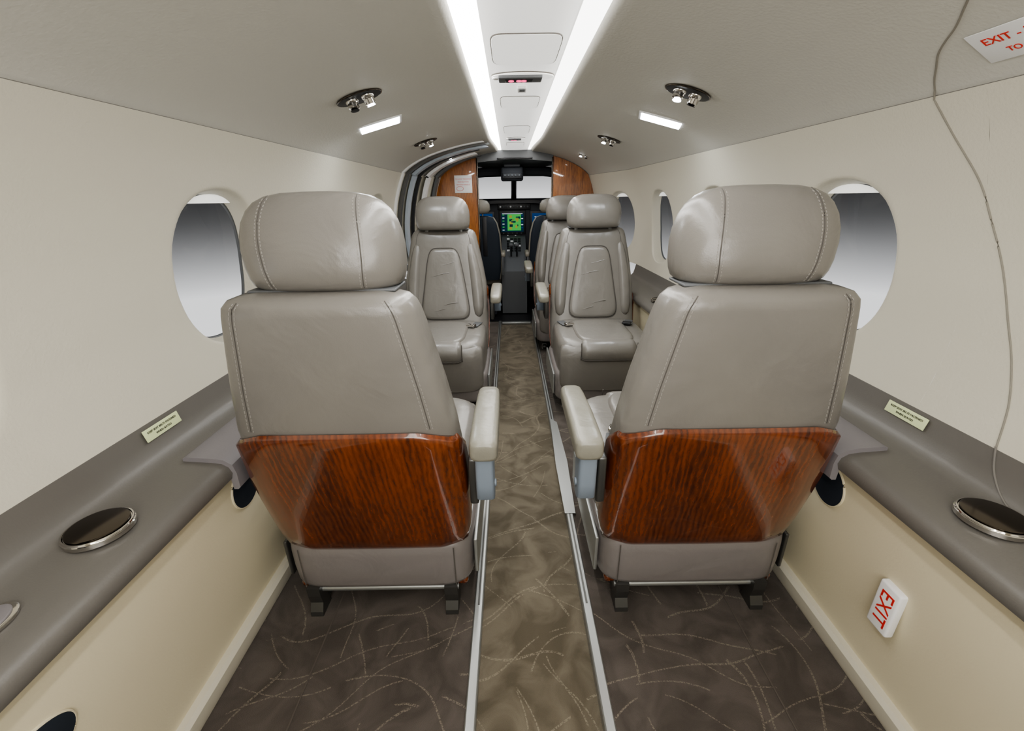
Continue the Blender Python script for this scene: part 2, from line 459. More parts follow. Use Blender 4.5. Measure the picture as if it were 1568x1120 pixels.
# ------------------------------------------------------------------ seats
def interp(tab, z):
    return float(np.interp(z, [t[0] for t in tab], [t[1] for t in tab]))
BW = [(.22, .244), (.30, .253), (.42, .255), (.55, .252), (.65, .244), (.75, .227), (.85, .206), (.91, .193), (.932, .185), (.946, .172), (.953, .152), (.957, .12)]
BT = [(.22, .15), (.6, .140), (.9, .13), (.935, .122), (.946, .108), (.953, .085), (.957, .045)]
RY = [(.24, 0), (.45, -.055), (.65, -.098), (.95, -.130), (1.2, -.14)]
def b_rear(z): return interp(RY, z)
def b_sec(z):
    w, t = interp(BW, z), interp(BT, z)
    zr = min(z, .935); mid = b_rear(zr)+interp(BT, zr)/2
    return w, t/2, mid
def back_y(z, x, side=-1, e=4.2):
    w, b_, c = b_sec(z)
    return c+side*b_*max(0, 1-(abs(x)/w)**e)**(1/e)
HW = [(.955, .124), (.958, .137), (.966, .147), (.98, .152), (1.00, .155), (1.035, .156), (1.06, .153), (1.085, .146), (1.105, .135), (1.12, .120), (1.13, .100), (1.136, .070), (1.138, .03)]
HT = [(.955, .050), (.958, .062), (.966, .072), (.98, .079), (1.00, .083), (1.035, .083), (1.06, .080), (1.085, .073), (1.105, .062), (1.12, .050), (1.13, .037), (1.136, .021), (1.138, .007)]
HC = -.018
def head_y(z, x, side=-1, e=2.9):
    w, b_ = interp(HW, z), interp(HT, z)
    return HC+side*b_*max(0, 1-(abs(x)/w)**e)**(1/e)

def cabin_seat(loc, rotz, inner, sk_dx=0.0, arm=.308):
    S = empty('cabin_seat', loc, rotz)
    hx = inner*.006
    zs = [.22, .26, .30, .35, .42, .5, .58, .65, .70, .75, .80, .85, .89, .915, .932, .940, .946, .950, .953, .955, .957]
    loft('backrest', [sring(0, b_sec(z)[2], z, b_sec(z)[0], b_sec(z)[1], 4.2, 80) for z in zs], M_LEATH, S, ang=60)
    hz = sorted(set([p[0] for p in HW]+[.99, 1.018, 1.095, 1.125]))
    loft('headrest', [sring(hx, HC, z, interp(HW, z), interp(HT, z), 2.9, 80) for z in hz], M_LEATH, S, ang=60)
    box('headrest_plate', (.29, .085, .006), (hx, HC-.016, .957), M_GREYPL, S, .0025)
    for s in (-1, 1):
        box('headrest_post', (.022, .012, .05), (hx+s*.10, HC, .945), M_STEEL, S, .003)
        f = .80
        pts = [(s*f*interp(BW, z), back_y(z, f*interp(BW, z))-.0002, z) for z in np.linspace(.655, .945, 30)]
        tube('seam', pts, .0012, M_SEAM, S, 6)
        for o in (-.006, .006):
            stitches('stitching', [(p[0]+o, back_y(p[2], abs(p[0]+o))-.0006, p[2]) for p in pts], S)
        xs = s*.093
        pts = [(xs*(1-.12*(abs(z-1.04)/.1)**2), 0, z) for z in np.linspace(.964, 1.131, 28)]
        pts = [(p[0], head_y(p[2], p[0])-.0002, p[2]) for p in pts]
        tube('head_seam', [(p[0]+hx, p[1], p[2]) for p in pts], .0012, M_SEAM, S, 6)
        for o in (-.005, .005):
            stitches('head_stitching', [(p[0]+o+hx, head_y(p[2], p[0]+o)-.0006, p[2]) for p in pts], S)
        pts = [(s*.80*interp(BW, z), back_y(z, .80*interp(BW, z), 1)+.0002, z) for z in np.linspace(.46, .94, 26)]
        tube('front_seam', pts, .0013, M_SEAM, S, 6)
    def wsec(t):
        out = []
        z0, zt = .238, .652
        loop = [(-1, .10), (-1, .07), (-1, .045), (-.985, .03), (-.94, .017), (-.86, .010), (-.76, .003), (-.70, .0005), (-.64, 0), (-.3, -.001), (0, -.0015)]
        loop = loop+[(-a, b_) for a, b_ in loop[-2::-1]]
        shrink = 0.0
        if t > .97: shrink = (t-.97)/.03*.008
        if t < .03: shrink = (.03-t)/.03*.006
        for a, b_ in loop:
            drop = .030*max(0, (abs(a)-.68)/.32)**1.3+(.05 if b_ > .06 else 0.0)*(b_-.045)/.055
            rise = .012*max(0, (abs(a)-.8)/.2)
            z = z0+rise+(zt-drop-z0-rise)*t
            w = interp([(.23, .248), (.32, .260), (.5, .262), (.65, .252)], z)-shrink
            r = b_rear(z)-.012+shrink
            out.append((a*w, r+b_, z))
        return out
    loft('wood_shell', [wsec(t) for t in (0, .015, .03, .12, .22, .35, .5, .65, .8, .90, .97, .985, 1.0)], M_WOOD, S, ang=50)
    sk = []
    for z, k_ in ((.092, .955), (.098, .98), (.11, .99), (.16, 1.0), (.21, 1.0), (.234, .995), (.246, .975), (.25, .95)):
        sk.append(sring(sk_dx, .265, z, .265*k_, .275*k_, 7.5, 80))
    loft('seat_skirt', sk, M_LEATH2, S, ang=60)
    for s in (-1, 1):
        x = s*.212+sk_dx
        tube('skirt_seam', [(x, -.0085, z) for z in np.linspace(.105, .238, 6)], .0014, M_SEAM, S, 6)
        box('wood_corner', (.06, .06, .026), (x, .045, .088), M_WOOD, S, .011)
    cu = []
    for z, k_, ky in ((.235, .96, .98), (.26, .985, 1), (.30, 1.0, 1.01), (.38, 1.0, 1.01), (.405, .985, 1.0), (.42, .95, .975), (.43, .88, .93), (.433, .7, .8)):
        cu.append(sring(0, .315, z, .252*k_, .24*ky, 5.5, 80))
    loft('cushion', cu, M_LEATH, S, ang=60)
    ap = []
    for z, k_, c in ((.165, .90, .545), (.175, .96, .543), (.20, .99, .547), (.27, 1.0, .553), (.34, 1.0, .557), (.385, .99, .553), (.405, .96, .546), (.415, .88, .54)):
        ap.append(sring(0, c-.035, z, .244*k_, .048*k_, 3.2, 64))
    loft('cushion_apron', ap, M_LEATH, S, ang=60)
    loft('cushion_insert', [sring(0, .34, z, .150*k_, .205*k_, 4.5, 48) for z, k_ in ((.42, 1.0), (.432, 1.0), (.441, .97), (.446, .9), (.448, .75))], M_LEATH, S, ang=70)
    def roll(x, k_):
        return [(x, .530+.056*k_*math.cos(t), .378+.064*k_*math.sin(t)) for t in np.linspace(0, 2*math.pi, 33)[:-1]]
    rl = ((-.142, .35), (-.140, .7), (-.130, .92), (-.11, 1), (0, 1.02), (.11, 1), (.130, .92), (.140, .7), (.142, .35))
    loft('cushion_front_roll', [roll(x, k_) for x, k_ in rl], M_LEATH, S, ang=70)
    tube('roll_piping', [(x, .530+.050, .378-.034*k_) for x, k_ in rl], .0028, M_SEAM, S, 6)
    for s in (-1, 1):
        tube('roll_side_piping', [(s*.142, .585-.012*abs(t-.5)*2, .345+.09*t) for t in np.linspace(0, 1, 8)], .0026, M_SEAM, S, 6)
    N = 56
    def insert(k_, off):
        out = []
        for i in range(N):
            t = 2*math.pi*i/N; c, s_ = math.cos(t), math.sin(t)
            zz = .645+(.205*k_)*math.copysign(abs(s_)**(2/6), s_)
            w = (.120+.034*(.645-zz)/.205)*k_
            xx = w*math.copysign(abs(c)**(2/6), c)
            out.append((xx, back_y(zz, xx, 1)+off, zz))
        return out
    loft('back_insert', [insert(1.0, -.004), insert(1.0, .003), insert(.975, .009), insert(.9, .012), insert(.6, .014), insert(.2, .015)], M_LEATH, S, ang=70)
    tube('insert_piping', insert(1.015, .001), .0028, M_SEAM, S, 6, True)
    for s in (-1, 1):
        rr = []
        for z, k_ in ((.45, .4), (.47, .8), (.52, 1), (.6, 1.05), (.7, 1), (.8, .85), (.86, .6), (.88, .3)):
            xx = s*(.79*interp(BW, z)-.004)
            rr.append(sring(xx, back_y(z, xx, 1)-.012, z, .034*k_, .030*k_, 2.2, 24))
        loft('side_bolster', rr, M_LEATH, S, ang=70)
    for zz, xa_, xb_ in ((.77, -.06, .02), (.70, -.03, .075), (.53, -.075, .01), (.50, .0, .07)):
        pts = [(x, back_y(zz, x, 1)+.0138+.0012*math.sin(math.pi*(x-xa_)/(xb_-xa_)), zz+.012*math.sin(x*25+zz*30)) for x in np.linspace(xa_, xb_, 16)]
        tube('crease', pts, .0020, M_LEATH, S, 6)
    tube('rear_cross_bar', [(x+sk_dx, .012, .078) for x in (-.215, -.1, 0, .1, .215)], .009, M_ALU, S, 10)
    for s in (-1, 1):
        prof = [(-.012, .098), (.05, .098), (.05, .08), (.028, .040), (.034, .012), (.04, 0.002), (-.02, .002), (-.018, .016), (-.006, .04), (-.012, .07)]
        for yy in (0.0, .38):
            V = [(s*.195+sk_dx+dx, yy+p[0], p[1]) for dx in (-.018, .018) for p in prof]; n = len(prof)
            F = [tuple(range(n)), tuple(range(2*n-1, n-1, -1))]+[(i, (i+1) % n, n+(i+1) % n, n+i) for i in range(n)]
            mesh('leg', V, F, M_STEEL, S, False)
        box('track_shoe', (.03, .46, .026), (s*.195+sk_dx, .22, .022), M_STEEL, S, .006)
        box('side_frame', (.010, .44, .12), (s*.268+sk_dx, .25, .17), M_ALU if s == inner else M_STEEL, S, .003)
    tube('front_cross_bar', [(x+sk_dx, .41, .08) for x in (-.2, 0, .2)], .01, M_STEEL, S, 8)
    ax = inner*arm
    pad = []
    for y, k_ in ((-.102, .60), (-.099, .85), (-.090, .97), (-.06, 1.0), (.06, 1.0), (.18, .96), (.22, .90), (.235, .76), (.24, .5)):
        r = sring(0, 0, 0, .033*k_, .027*k_, 4.0, 44)
        dz = -.012*max(0, (y-.06)/.2)
        pad.append([(ax+p[0], y, .598+dz+p[1]) for p in r])
    loft('armrest_pad', pad, M_ARM, S, ang=60)
    sup = []
    for z, yc, ly in ((.455, -.058, .022), (.46, -.058, .028), (.50, -.058, .032), (.55, -.058, .034), (.58, -.058, .034)):
        sup.append(sring(ax, yc, z, .022, ly, 5, 32))
    loft('armrest_support', sup, M_BLUEGREY, S, ang=60)
    box('armrest_arm', (.022, .12, .13), (inner*.279, .00, .49), M_STEEL, S, .006)
    mm = Matrix.Translation((ax+inner*.020, -.06, .49)) @ Matrix.Rotation(inner*math.pi/2, 4, 'Y')
    disc('armrest_button', .009, .009, .006, mm, M_BLUEGREY, S, 20)
    for s in (-1, 1):
        box('belt_strap', (.045, .09, .004), (s*.19, .20, .437), M_GREYPL, S, .0015, rot=(s*.3, 'Z'))
        box('belt_buckle', (.05, .035, .014), (s*.165, .255, .447), M_CHROME if s*inner > 0 else M_BLACK, S, .004, rot=(s*.4, 'Z'))
    return S

cabin_seat((-.425, .90, 0), 0, 1, -.004)
cabin_seat((.438, .90, 0), 0, -1, .012, .318)
cabin_seat((-.445, 2.60, 0), math.pi, -1)
cabin_seat((.445, 2.60, 0), math.pi, 1)
cabin_seat((.405, 3.62, 0), math.pi, 1)

# ------------------------------------------------------------------ ledge furniture
def cup_holder(x, y):
    e = empty('cup_holder', (x, y, .5705))
    disc('rim', .052, .052, .010, Matrix.Identity(4), M_CHROME, e)
    disc('lid', .046, .046, .004, Matrix.Translation((0, 0, .0102)), M_DCHROME, e)
    tube('rim_ring', [(.049*math.cos(t), .049*math.sin(t), .010) for t in np.linspace(0, 2*math.pi, 49)[:-1]], .0022, M_CHROME, e, 6, True)
cup_holder(-.800, .61); cup_holder(.805, .60); cup_holder(.79, 2.35)
for s in (-1, 1):
    e = empty('table_stowage_lid')
    prof = [(.7005, .49), (.695, .495), (.694, .535), (.699, .557), (.716, .570), (.745, .575), (.800, .579), (.808, .576), (.808, .564), (.745, .555), (.712, .535), (.7105, .49)]
    extrude('lid', prof, .83, 1.06, M_LEDGE2, e, 2, s, closed=True, tap=False)

def placard(side, y, z):
    e = empty('seatbelt_placard')
    s = side
    X = (0, 1, 0) if s < 0 else (0, -1, 0)
    Zn = Vector((-s, 0, .22)).normalized(); Yv = Zn.cross(Vector(X))
    M = frame(X, Yv, Zn, (s*.8725, y, z))
    o = box('plate', (.105, .028, .002), (0, 0, 0), M_LABEL, e, .0008); o.data.transform(M)
    text('line_a', 'KEEP SEAT BELTS FASTENED', .0068, M @ Matrix.Translation((0, .005, .0013)), M_BTEXT, e)
    text('line_b', 'WHEN SEATED', .0068, M @ Matrix.Translation((0, -.005, .0013)), M_BTEXT, e)
placard(-1, .88, .634); placard(1, .88, .634); placard(1, 2.25, .634)

def pocket(s, y, z, ry=.055, rz=.062):
    e = empty('side_pocket', parent=w_l if s < 0 else w_r)
    xx = s*(np.interp(z, [.05, .30, .50], [.792, .765, .745])-.001)
    tilt = Vector((-s, 0, -.09)).normalized()
    X = Vector((0, -s, 0)); Yv = tilt.cross(X)
    if Yv.z < 0: Yv = -Yv; X = -X
    M = frame(X, Yv, tilt, (xx, y, z))
    tube('pocket_rim', [tuple(M @ Vector((ry*math.cos(t), rz*math.sin(t), 0))) for t in np.linspace(0, 2*math.pi, 49)[:-1]], .003, M_LOWER, e, 8, True)
    disc('pocket_lining', ry, rz, .003, M, M_NAVY, e)
pocket(-1, .92, .435, .055, .060); pocket(1, .89, .435, .052, .060); pocket(-1, .345, .365, .085, .05)
e = empty('audio_jack_panel', (-.80, .425, .5675))
disc('bezel', .030, .040, .005, Matrix.Identity(4), M_CHROME, e)
disc('insert', .024, .033, .003, Matrix.Translation((0, 0, .0045)), M_LEDGE2, e)
disc('knob', .010, .010, .006, Matrix.Translation((0, 0, .007)), M_GREYPL, e, 20)

e = empty('exit_sign')
M = frame((0, 0, -1), (0, -1, 0), (-1, 0, 0), (.760, .66, .28))
o = box('housing', (.120, .052, .020), (0, 0, .004), M_WHITE, e, .005); o.data.transform(M)
text('lettering', 'EXIT', .044, M @ Matrix.Translation((0, 0, .0146)), M_RED, e)

hp = [(.70, .66), (.72, .74), (.75, .82), (.785, .90), (.815, .98), (.85, 1.06), (.885, 1.14), (.935, 1.22), (.970, 1.29)]
cpts = [(.965, .785), (.95, .765), (.93, .745), (.905, .72), (.875, .70), (.84, .68), (.80, .65), (.76, .62), (.70, .58), (.6, .52), (.45, .47), (.2, .44)]
yh = smoothpath([(y, h, 0) for y, h in hp], 8)
pts = [(wx(p.y)*taper(p.x)-.0004, p.x, p.y) for p in yh]
yc_ = smoothpath([(y, x, 0) for y, x in cpts], 8)
pts += [(p.y, p.x, cz(p.y)-.0004) for p in yc_]
tube('emergency_hatch_gap', pts, .0017, M_GROOVE2, w_r)
tube('emergency_hatch_gap', smoothpath([(.882, .70, .66), (.873, .68, .62), (.864, .65, .59), (.848, .61, .577)]), .0018, M_GROOVE, w_r)
def on_ceiling(x, y, s, off=0.003):
    z = cz(x); dz = (cz(x+.01)-cz(x-.01))/.02
    n = Vector((s*dz, 0, -1)).normalized()
    return Vector((s*x, y, z))+n*off, n
p, n = on_ceiling(.735, .775, 1)
xa = Vector((0, -1, 0)); ya = n.cross(xa)
M = frame(xa, ya, n, p)
e2 = empty('exit_placard')
o = box('plate', (.14, .070, .002), (0, 0, 0), M_WHITE, e2, .0006); o.data.transform(M)
text('line_a', 'EXIT - PULL', .021, M @ Matrix.Translation((0, .012, .0014)), M_RED, e2)
text('line_b', 'TO OPEN', .015, M @ Matrix.Translation((0, -.015, .0014)), M_RED, e2)

# ------------------------------------------------------------------ ceiling fittings
def gasper(x, y, s, k_=1.15):
    e = empty('air_vent')
    p, n = on_ceiling(x, y, s, 0.001)
    xa = Vector((0, 1, 0)).cross(n).normalized(); xa = xa if xa.x > 0 else -xa
    M = frame(xa, n.cross(xa), n, p)
    disc('bezel', .066*k_, .048*k_, .006, M, M_BLACK, e)
    tube('bezel_ring', [tuple(M @ Vector((.066*k_*math.cos(t), .048*k_*math.sin(t), .003))) for t in np.linspace(0, 2*math.pi, 41)[:-1]], .003, M_DCHROME, e, 8, True)
    for dx, m_, r in ((-.024, M_CHROME, .022), (.024, M_CHROME, .022)):
        rings = []
        for i in range(9):
            a = i/8*math.pi/2
            rings.append([(r*math.cos(a)*math.cos(2*math.pi*j/24), r*math.cos(a)*math.sin(2*math.pi*j/24), r*math.sin(a)*.8) for j in range(24)])
        o = loft('ball', rings, m_, e); o.data.transform(M @ Matrix.Translation((dx*k_, 0, .003)))
        T = M @ Matrix.Translation((dx*k_, 0, .004)) @ Matrix.Rotation(.35 if dx > 0 else -.1, 4, 'X')
        disc('nozzle', .016*k_, .016*k_, .026*k_, T, m_, e, 24)
        disc('aperture', .0125*k_, .0125*k_, .001, T @ Matrix.Translation((0, 0, .0262*k_)), M_LENS if (dx > 0) == (s < 0) else M_BLACK, e, 24)
for s in (-1, 1):
    for y, k_ in ((1.56, 1.1), (2.70, 1.0), (3.55, .9)): gasper(.52, y, s, k_)

def reading_light(x, y, s):
    e = empty('reading_light')
    p, n = on_ceiling(x, y, s, 0.001)
    xa = Vector((0, 1, 0)).cross(n).normalized(); xa = xa if xa.x > 0 else -xa
    M = frame(xa, n.cross(xa), n, p) @ Matrix.Rotation(s*.25, 4, 'Z')
    o = box('housing', (.185, .120, .006), (0, 0, .001), M_WHITE, e, .0025); o.data.transform(M)
    o = box('lens', (.165, .095, .004), (0, 0, .0045), M_LENS, e, .0015); o.data.transform(M)
    l = bpy.data.lights.new('reading_lamp', 'AREA'); l.shape = 'RECTANGLE'; l.size = .15; l.size_y = .06; l.energy = 2.4; l.color = (.93, .97, 1)
    lo = bpy.data.objects.new('lamp', l); COL.objects.link(lo); lo.parent = e
    lo.matrix_world = M @ Matrix.Translation((0, 0, .009)) @ Matrix.Rotation(math.pi, 4, 'X')
reading_light(.575, 1.98, -1); reading_light(.575, 1.98, 1)

def hatch(x, y, w, l, name='ceiling_access_panel'):
    e = empty(name)
    N = 48
    ring = [(x+w/2*math.copysign(abs(math.cos(t))**(2/7), math.cos(t)), y+l/2*math.copysign(abs(math.sin(t))**(2/7), math.sin(t)), 1.4975) for t in np.linspace(0, 2*math.pi, N+1)[:-1]]
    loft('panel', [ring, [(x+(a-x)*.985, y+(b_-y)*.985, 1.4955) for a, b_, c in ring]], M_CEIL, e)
    tube('gap', [(a, b_, 1.4978) for a, b_, c in ring], .0019, M_GROOVE, e, 6, True)
hatch(0, 1.40, .185, .26); hatch(0, 2.08, .16, .24); hatch(0, 2.85, .15, .30); hatch(0, 3.55, .13, .2)
def lit_sign(y, k_=1.0):
    e = empty('seatbelt_sign')
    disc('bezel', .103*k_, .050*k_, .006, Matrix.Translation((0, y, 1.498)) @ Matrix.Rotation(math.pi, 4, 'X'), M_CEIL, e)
    tube('bezel_edge', [(.103*k_*math.cos(t), y+.050*k_*math.sin(t), 1.497) for t in np.linspace(0, 2*math.pi, 41)[:-1]], .0022, M_GROOVE, e, 6, True)
    box('face', (.145*k_, .062*k_, .012), (-.008, y, 1.489), M_GREYPL, e, .004)
    box('face_window', (.09*k_, .040*k_, .004), (-.012, y, 1.484), M_BLACK, e, .001)
    for dx in (-.030, -.004, .012):
        tube('icon', [(-.008+dx*k_+.008*math.cos(t)*k_, y+.009*math.sin(t)*k_, 1.4818) for t in np.linspace(0, 2*math.pi, 13)[:-1]], .0016, M_ICON, e, 5, True)
        box('icon_bar', (.014*k_, .002, .001), (-.008+dx*k_, y, 1.4815), M_ICON, e, rot=(.7, 'Z'))
    disc('lamp_left', .012, .012, .008, Matrix.Translation((-.088*k_, y, 1.495)) @ Matrix.Rotation(math.pi, 4, 'X'), M_WHITE, e, 20)
lit_sign(1.655); lit_sign(3.2, .6)
e = empty('ceiling_latch'); box('latch', (.034, .06, .012), (0.002, 1.82, 1.493), M_WHITE, e, .004); box('latch_tab', (.022, .02, .006), (0.002, 1.80, 1.485), M_GREYPL, e, .002)

# ------------------------------------------------------------------ forward bulkhead / cockpit
YB = 3.98
def bulk(s):
    e = empty('wall_bulkhead_'+('left' if s < 0 else 'right'))
    xi = .325
    xs = [xi, .4, .5, .56, .60, .63]
    prof = [(xi, .0)]+[(x, min(1.455, cz(min(.8, x/taper(YB)))-.004)) for x in xs]+[(.68, 1.18), (.76, .95), (.76, 0.0)]
    n = len(prof)
    V = [(s*p[0], YB+dy, p[1]) for dy in (0, .03) for p in prof]
    F = [tuple(range(n)), tuple(range(2*n-1, n-1, -1))]+[(i, (i+1) % n, n+(i+1) % n, n+i) for i in range(n)]
    mesh('wood_panel', V, F, M_WOOD_LIT, e, False)
    box('edge_strip', (.012, .045, 1.44), (s*(xi-.004), YB+.015, .72), M_DCHROME, e, .003)
bulk(-1); bulk(1)
V = []; N = 14
for i in range(N+1):
    x = -.33+.66*i/N; V.append((x, YB, 1.405+.022*(1-(x/.33)**2))); V.append((x, YB, 1.50))
e = empty('wall_header')
mesh('header_panel', V, [(2*i, 2*i+2, 2*i+3, 2*i+1) for i in range(N)], M_GREYPL, e, False)
box('trim_strip', (.3, .02, .012), (0, YB-.01, 1.435), M_BLACK, e, .004)
e = empty('safety_placard')
M = frame((1, 0, 0), (0, 0, 1), (0, -1, 0), (-.445, YB-.002, 1.24))
o = box('card', (.15, .14, .002), (0, 0, 0), M_WHITE, e, .0006); o.data.transform(M)
for i in range(3):
    text('line_%d' % i, ['TO LOCK THE DOOR', 'PUSH BUTTON', 'ROTATE HANDLE'][i], .014, M @ Matrix.Translation((0, .04-.022*i, .0014)), M_RED, e)
tube('card_diagram', [tuple(M @ Vector((.03*math.cos(t)-.03, .018*math.sin(t)-.035, .0014))) for t in np.linspace(0, 2*math.pi, 13)[:-1]], .0015, M_RED, e, 5, True)
e = empty('door_1')
def rib(y, off, wdt, mat, hmin=.02, xmin=.22):
    path = []
    for h in np.linspace(hmin, .5, 6): path.append((-(.79-off)*min(1, taper(y)*1.03), h))
    for h in np.linspace(.66, 1.28, 14): path.append((-(wx(h)*taper(y)-off), h))
    for x in np.linspace(.79, xmin, 16): path.append((-(x*taper(y)-off*.5), cz(x)-off*.6))
    V = []
    for (x, h) in path:
        V += [(x-.02, y-wdt/2, h+.01), (x, y-wdt/2, h), (x, y+wdt/2, h), (x-.02, y+wdt/2, h+.01)]
    F = []
    for i in range(len(path)-1):
        for j in range(3):
            F.append((4*i+j, 4*i+j+1, 4*i+4+j+1, 4*i+4+j))
    mesh('door_rib', V, F, mat, e, True, 30)
rib(3.22, .012, .03, M_WHITE); rib(3.30, .022, .05, M_STEEL); rib(3.40, .034, .08, M_DOORBL); rib(3.50, .030, .03, M_BLACK, xmin=.3)
rib(3.62, .045, .10, M_WHITE, xmin=.35); rib(3.84, .03, .08, M_GREYPL, xmin=.35)
tube('grab_handle', smoothpath([(-.70, 3.33, .60), (-.665, 3.32, .66), (-.66, 3.32, .80), (-.67, 3.33, .94), (-.72, 3.34, 1.0)]), .010, M_CHROME, e)

ck = empty('wall_front')
def quad(nm, pts_, mat, par): return mesh(nm, pts_, [tuple(range(len(pts_)))], mat, par, False)
for s in (-1, 1):
    quad('cockpit_side', [(s*.76, 4.01, -.06), (s*.62, 5.25, -.06), (s*.62, 5.25, 1.10), (s*.76, 4.01, 1.10)], M_DARK, ck)
    quad('cockpit_side_upper', [(s*.76, 4.01, 1.10), (s*.72, 4.55, 1.10), (s*.50, 4.55, 1.44), (s*.56, 4.01, 1.47)], M_GREYPL, ck)
    tube('side_post', [(s*.72, 4.55, 1.08), (s*.5, 4.6, 1.42)], .025, M_DARK, ck)
    tube('windshield_sill', [(s*.0, 5.25, 1.09), (s*.35, 5.2, 1.09), (s*.66, 5.0, 1.09)], .03, M_DARK, ck)
    tube('windshield_arch', [(s*.0, 4.75, 1.375), (s*.3, 4.72, 1.37), (s*.52, 4.6, 1.34)], .045, M_DARK, ck)
    quad('windshield', [(s*.0, 5.24, 1.09), (s*.62, 5.0, 1.09), (s*.5, 4.62, 1.38), (s*.0, 4.75, 1.39)], M_GLASS, ck)
    quad('front_lower', [(0, 5.25, -.06), (s*.62, 5.25, -.06), (s*.62, 5.25, 1.09), (0, 5.25, 1.09)], M_DARK, ck)
quad('cockpit_roof', [(-.56, 4.01, 1.47), (.56, 4.01, 1.47), (.5, 4.75, 1.41), (-.5, 4.75, 1.41)], M_GREYPL, ck)
quad('cockpit_floor', [(-.76, 4.0, -.03), (.76, 4.0, -.03), (.62, 5.25, -.03), (-.62, 5.25, -.03)], M_BLACK, ck)
tube('centre_post', [(0, 5.22, 1.08), (0, 4.74, 1.39)], .03, M_BLACK, ck)

e = empty('overhead_console')
box('housing', (.22, .10, .13), (-.02, 4.60, 1.345), M_DARK, e, .02)
box('face', (.19, .012, .05), (-.02, 4.545, 1.325), M_BLACK, e, .004)
for i in range(5): box('switch', (.018, .01, .018), (-.09+.035*i, 4.536, 1.33), M_GREYPL, e, .003)
box('visor_lamp', (.16, .05, .03), (-.02, 4.56, 1.42), M_GREYPL, e, .01)

ip = empty('instrument_panel')
N = 24; prof = []
for i in range(N+1):
    x = -.56+1.12*i/N
    prof.append((x, 1.10-.05*max(0, (abs(x)-.22)/.34)**1.2))
V = [(x, 4.93, z) for x, z in prof]+[(x, 5.22, z+.005) for x, z in prof]+[(x, 4.93, z-.03) for x, z in prof]+[(x, 5.0, z-.035) for x, z in prof]
n = N+1
F = [(i, i+1, n+i+1, n+i) for i in range(N)]+[(i, i+1, 2*n+i+1, 2*n+i) for i in range(N)]+[(2*n+i, 2*n+i+1, 3*n+i+1, 3*n+i) for i in range(N)]
mesh('glareshield', V, F, M_BLACK, ip)
box('fascia', (1.12, .04, .50), (0, 5.03, .83), M_DARK, ip, .005)
box('autopilot_panel', (.36, .02, .06), (0, 4.99, 1.035), M_BLACK, ip, .004)
for i in range(9):
    disc('knob', .010, .010, .012, Matrix.Translation((-.15+.0375*i, 4.98, 1.035)) @ Matrix.Rotation(math.pi/2, 4, 'X'), M_WHITE if i % 3 == 0 else M_GREYPL, ip, 12)
def display(cx, cz_, w, h, kind):
    box('bezel', (w+.05, .02, h+.05), (cx, 5.0, cz_), M_BLACK, ip, .005)
    box('screen', (w, .004, h), (cx, 4.989, cz_), M_SCRK if kind != 'pfd' else M_SCRB, ip)
    yv = 4.986
    if kind == 'mfd':
        rnd = random.Random(5)
        box('map_field', (w*.60, .001, h*.86), (cx+w*.08, yv, cz_), M_SCRG, ip)
        for i in range(16):
            box('map_patch', (rnd.uniform(.01, .05), .001, rnd.uniform(.01, .03)), (cx+w*.08+rnd.uniform(-.045, .045), yv-.001, cz_+rnd.uniform(-.065, .065)), rnd.choice([M_SCRY, M_SCRK, M_SCRG]), ip)
        for i in range(6):
            box('engine_bar', (.022, .001, .008), (cx-w*.40, yv, cz_+h*.4-h*.16*i), M_SCRW if i % 2 else M_SCRG, ip)
        for i in range(5):
            box('data_field', (.022, .001, .01), (cx+w*.43, yv, cz_+h*.36-h*.16*i), M_SCRW if i % 2 else M_SCRB, ip)
        box('top_bar', (w*.9, .001, .006), (cx, yv, cz_+h*.46), M_SCRW, ip)
    else:
        box('ground', (w, .001, h*.4), (cx, yv, cz_-h*.3), M_SCRY, ip)
        for i in range(4): box('scale', (.02, .001, .006), (cx-w*.35, yv-.001, cz_+h*.3-h*.2*i), M_SCRW, ip)
    for i in range(5):
        box('softkey', (.014, .006, .008), (cx-w*.4+w*.2*i, 4.988, cz_-h/2-.014), M_GREYPL, ip)
display(-.02, .87, .25, .20, 'mfd'); display(-.36, .87, .24, .19, 'pfd'); display(.32, .87, .24, .19, 'pfd')
for i in range(4):
    for j in range(6):
        box('key', (.016, .008, .012), (-.075+.022*j, 5.0-.004, .73-.022*i), M_WHITE if (i+j) % 4 == 0 else M_BLACK, ip)
pd = empty('centre_pedestal')
sec = [(4.98, .73), (4.90, .72), (4.62, .56), (4.45, .44), (4.42, .42), (4.42, -.02), (4.98, -.02)]
V = [(s*.13-.01, y, z) for s in (-1, 1) for y, z in sec]; n = len(sec)
mesh('body', V, [tuple(range(n)), tuple(range(2*n-1, n-1, -1))]+[(i, (i+1) % n, n+(i+1) % n, n+i) for i in range(n)], M_GREYPL, pd, False)
slope = math.atan2(.16, .28)
for i in range(6):
    for j in range(4):
        y = 4.86-.036*i; z = .72-(4.90-y)*(.16/.28)
        box('pedestal_key', (.030, .022, .010), (-.07+.04*j, y, z+.006), M_BLACK if (i*3+j*2) % 5 else M_WHITE, pd, .002, rot=(slope, 'X'))
for dx in (-.03, .03):
    tube('thrust_lever', [(dx-.01, 4.60, .55), (dx-.01, 4.57, .66)], .008, M_BLACK, pd)
    box('lever_grip', (.045, .035, .035), (dx-.01, 4.565, .67), M_GREYPL, pd, .01)

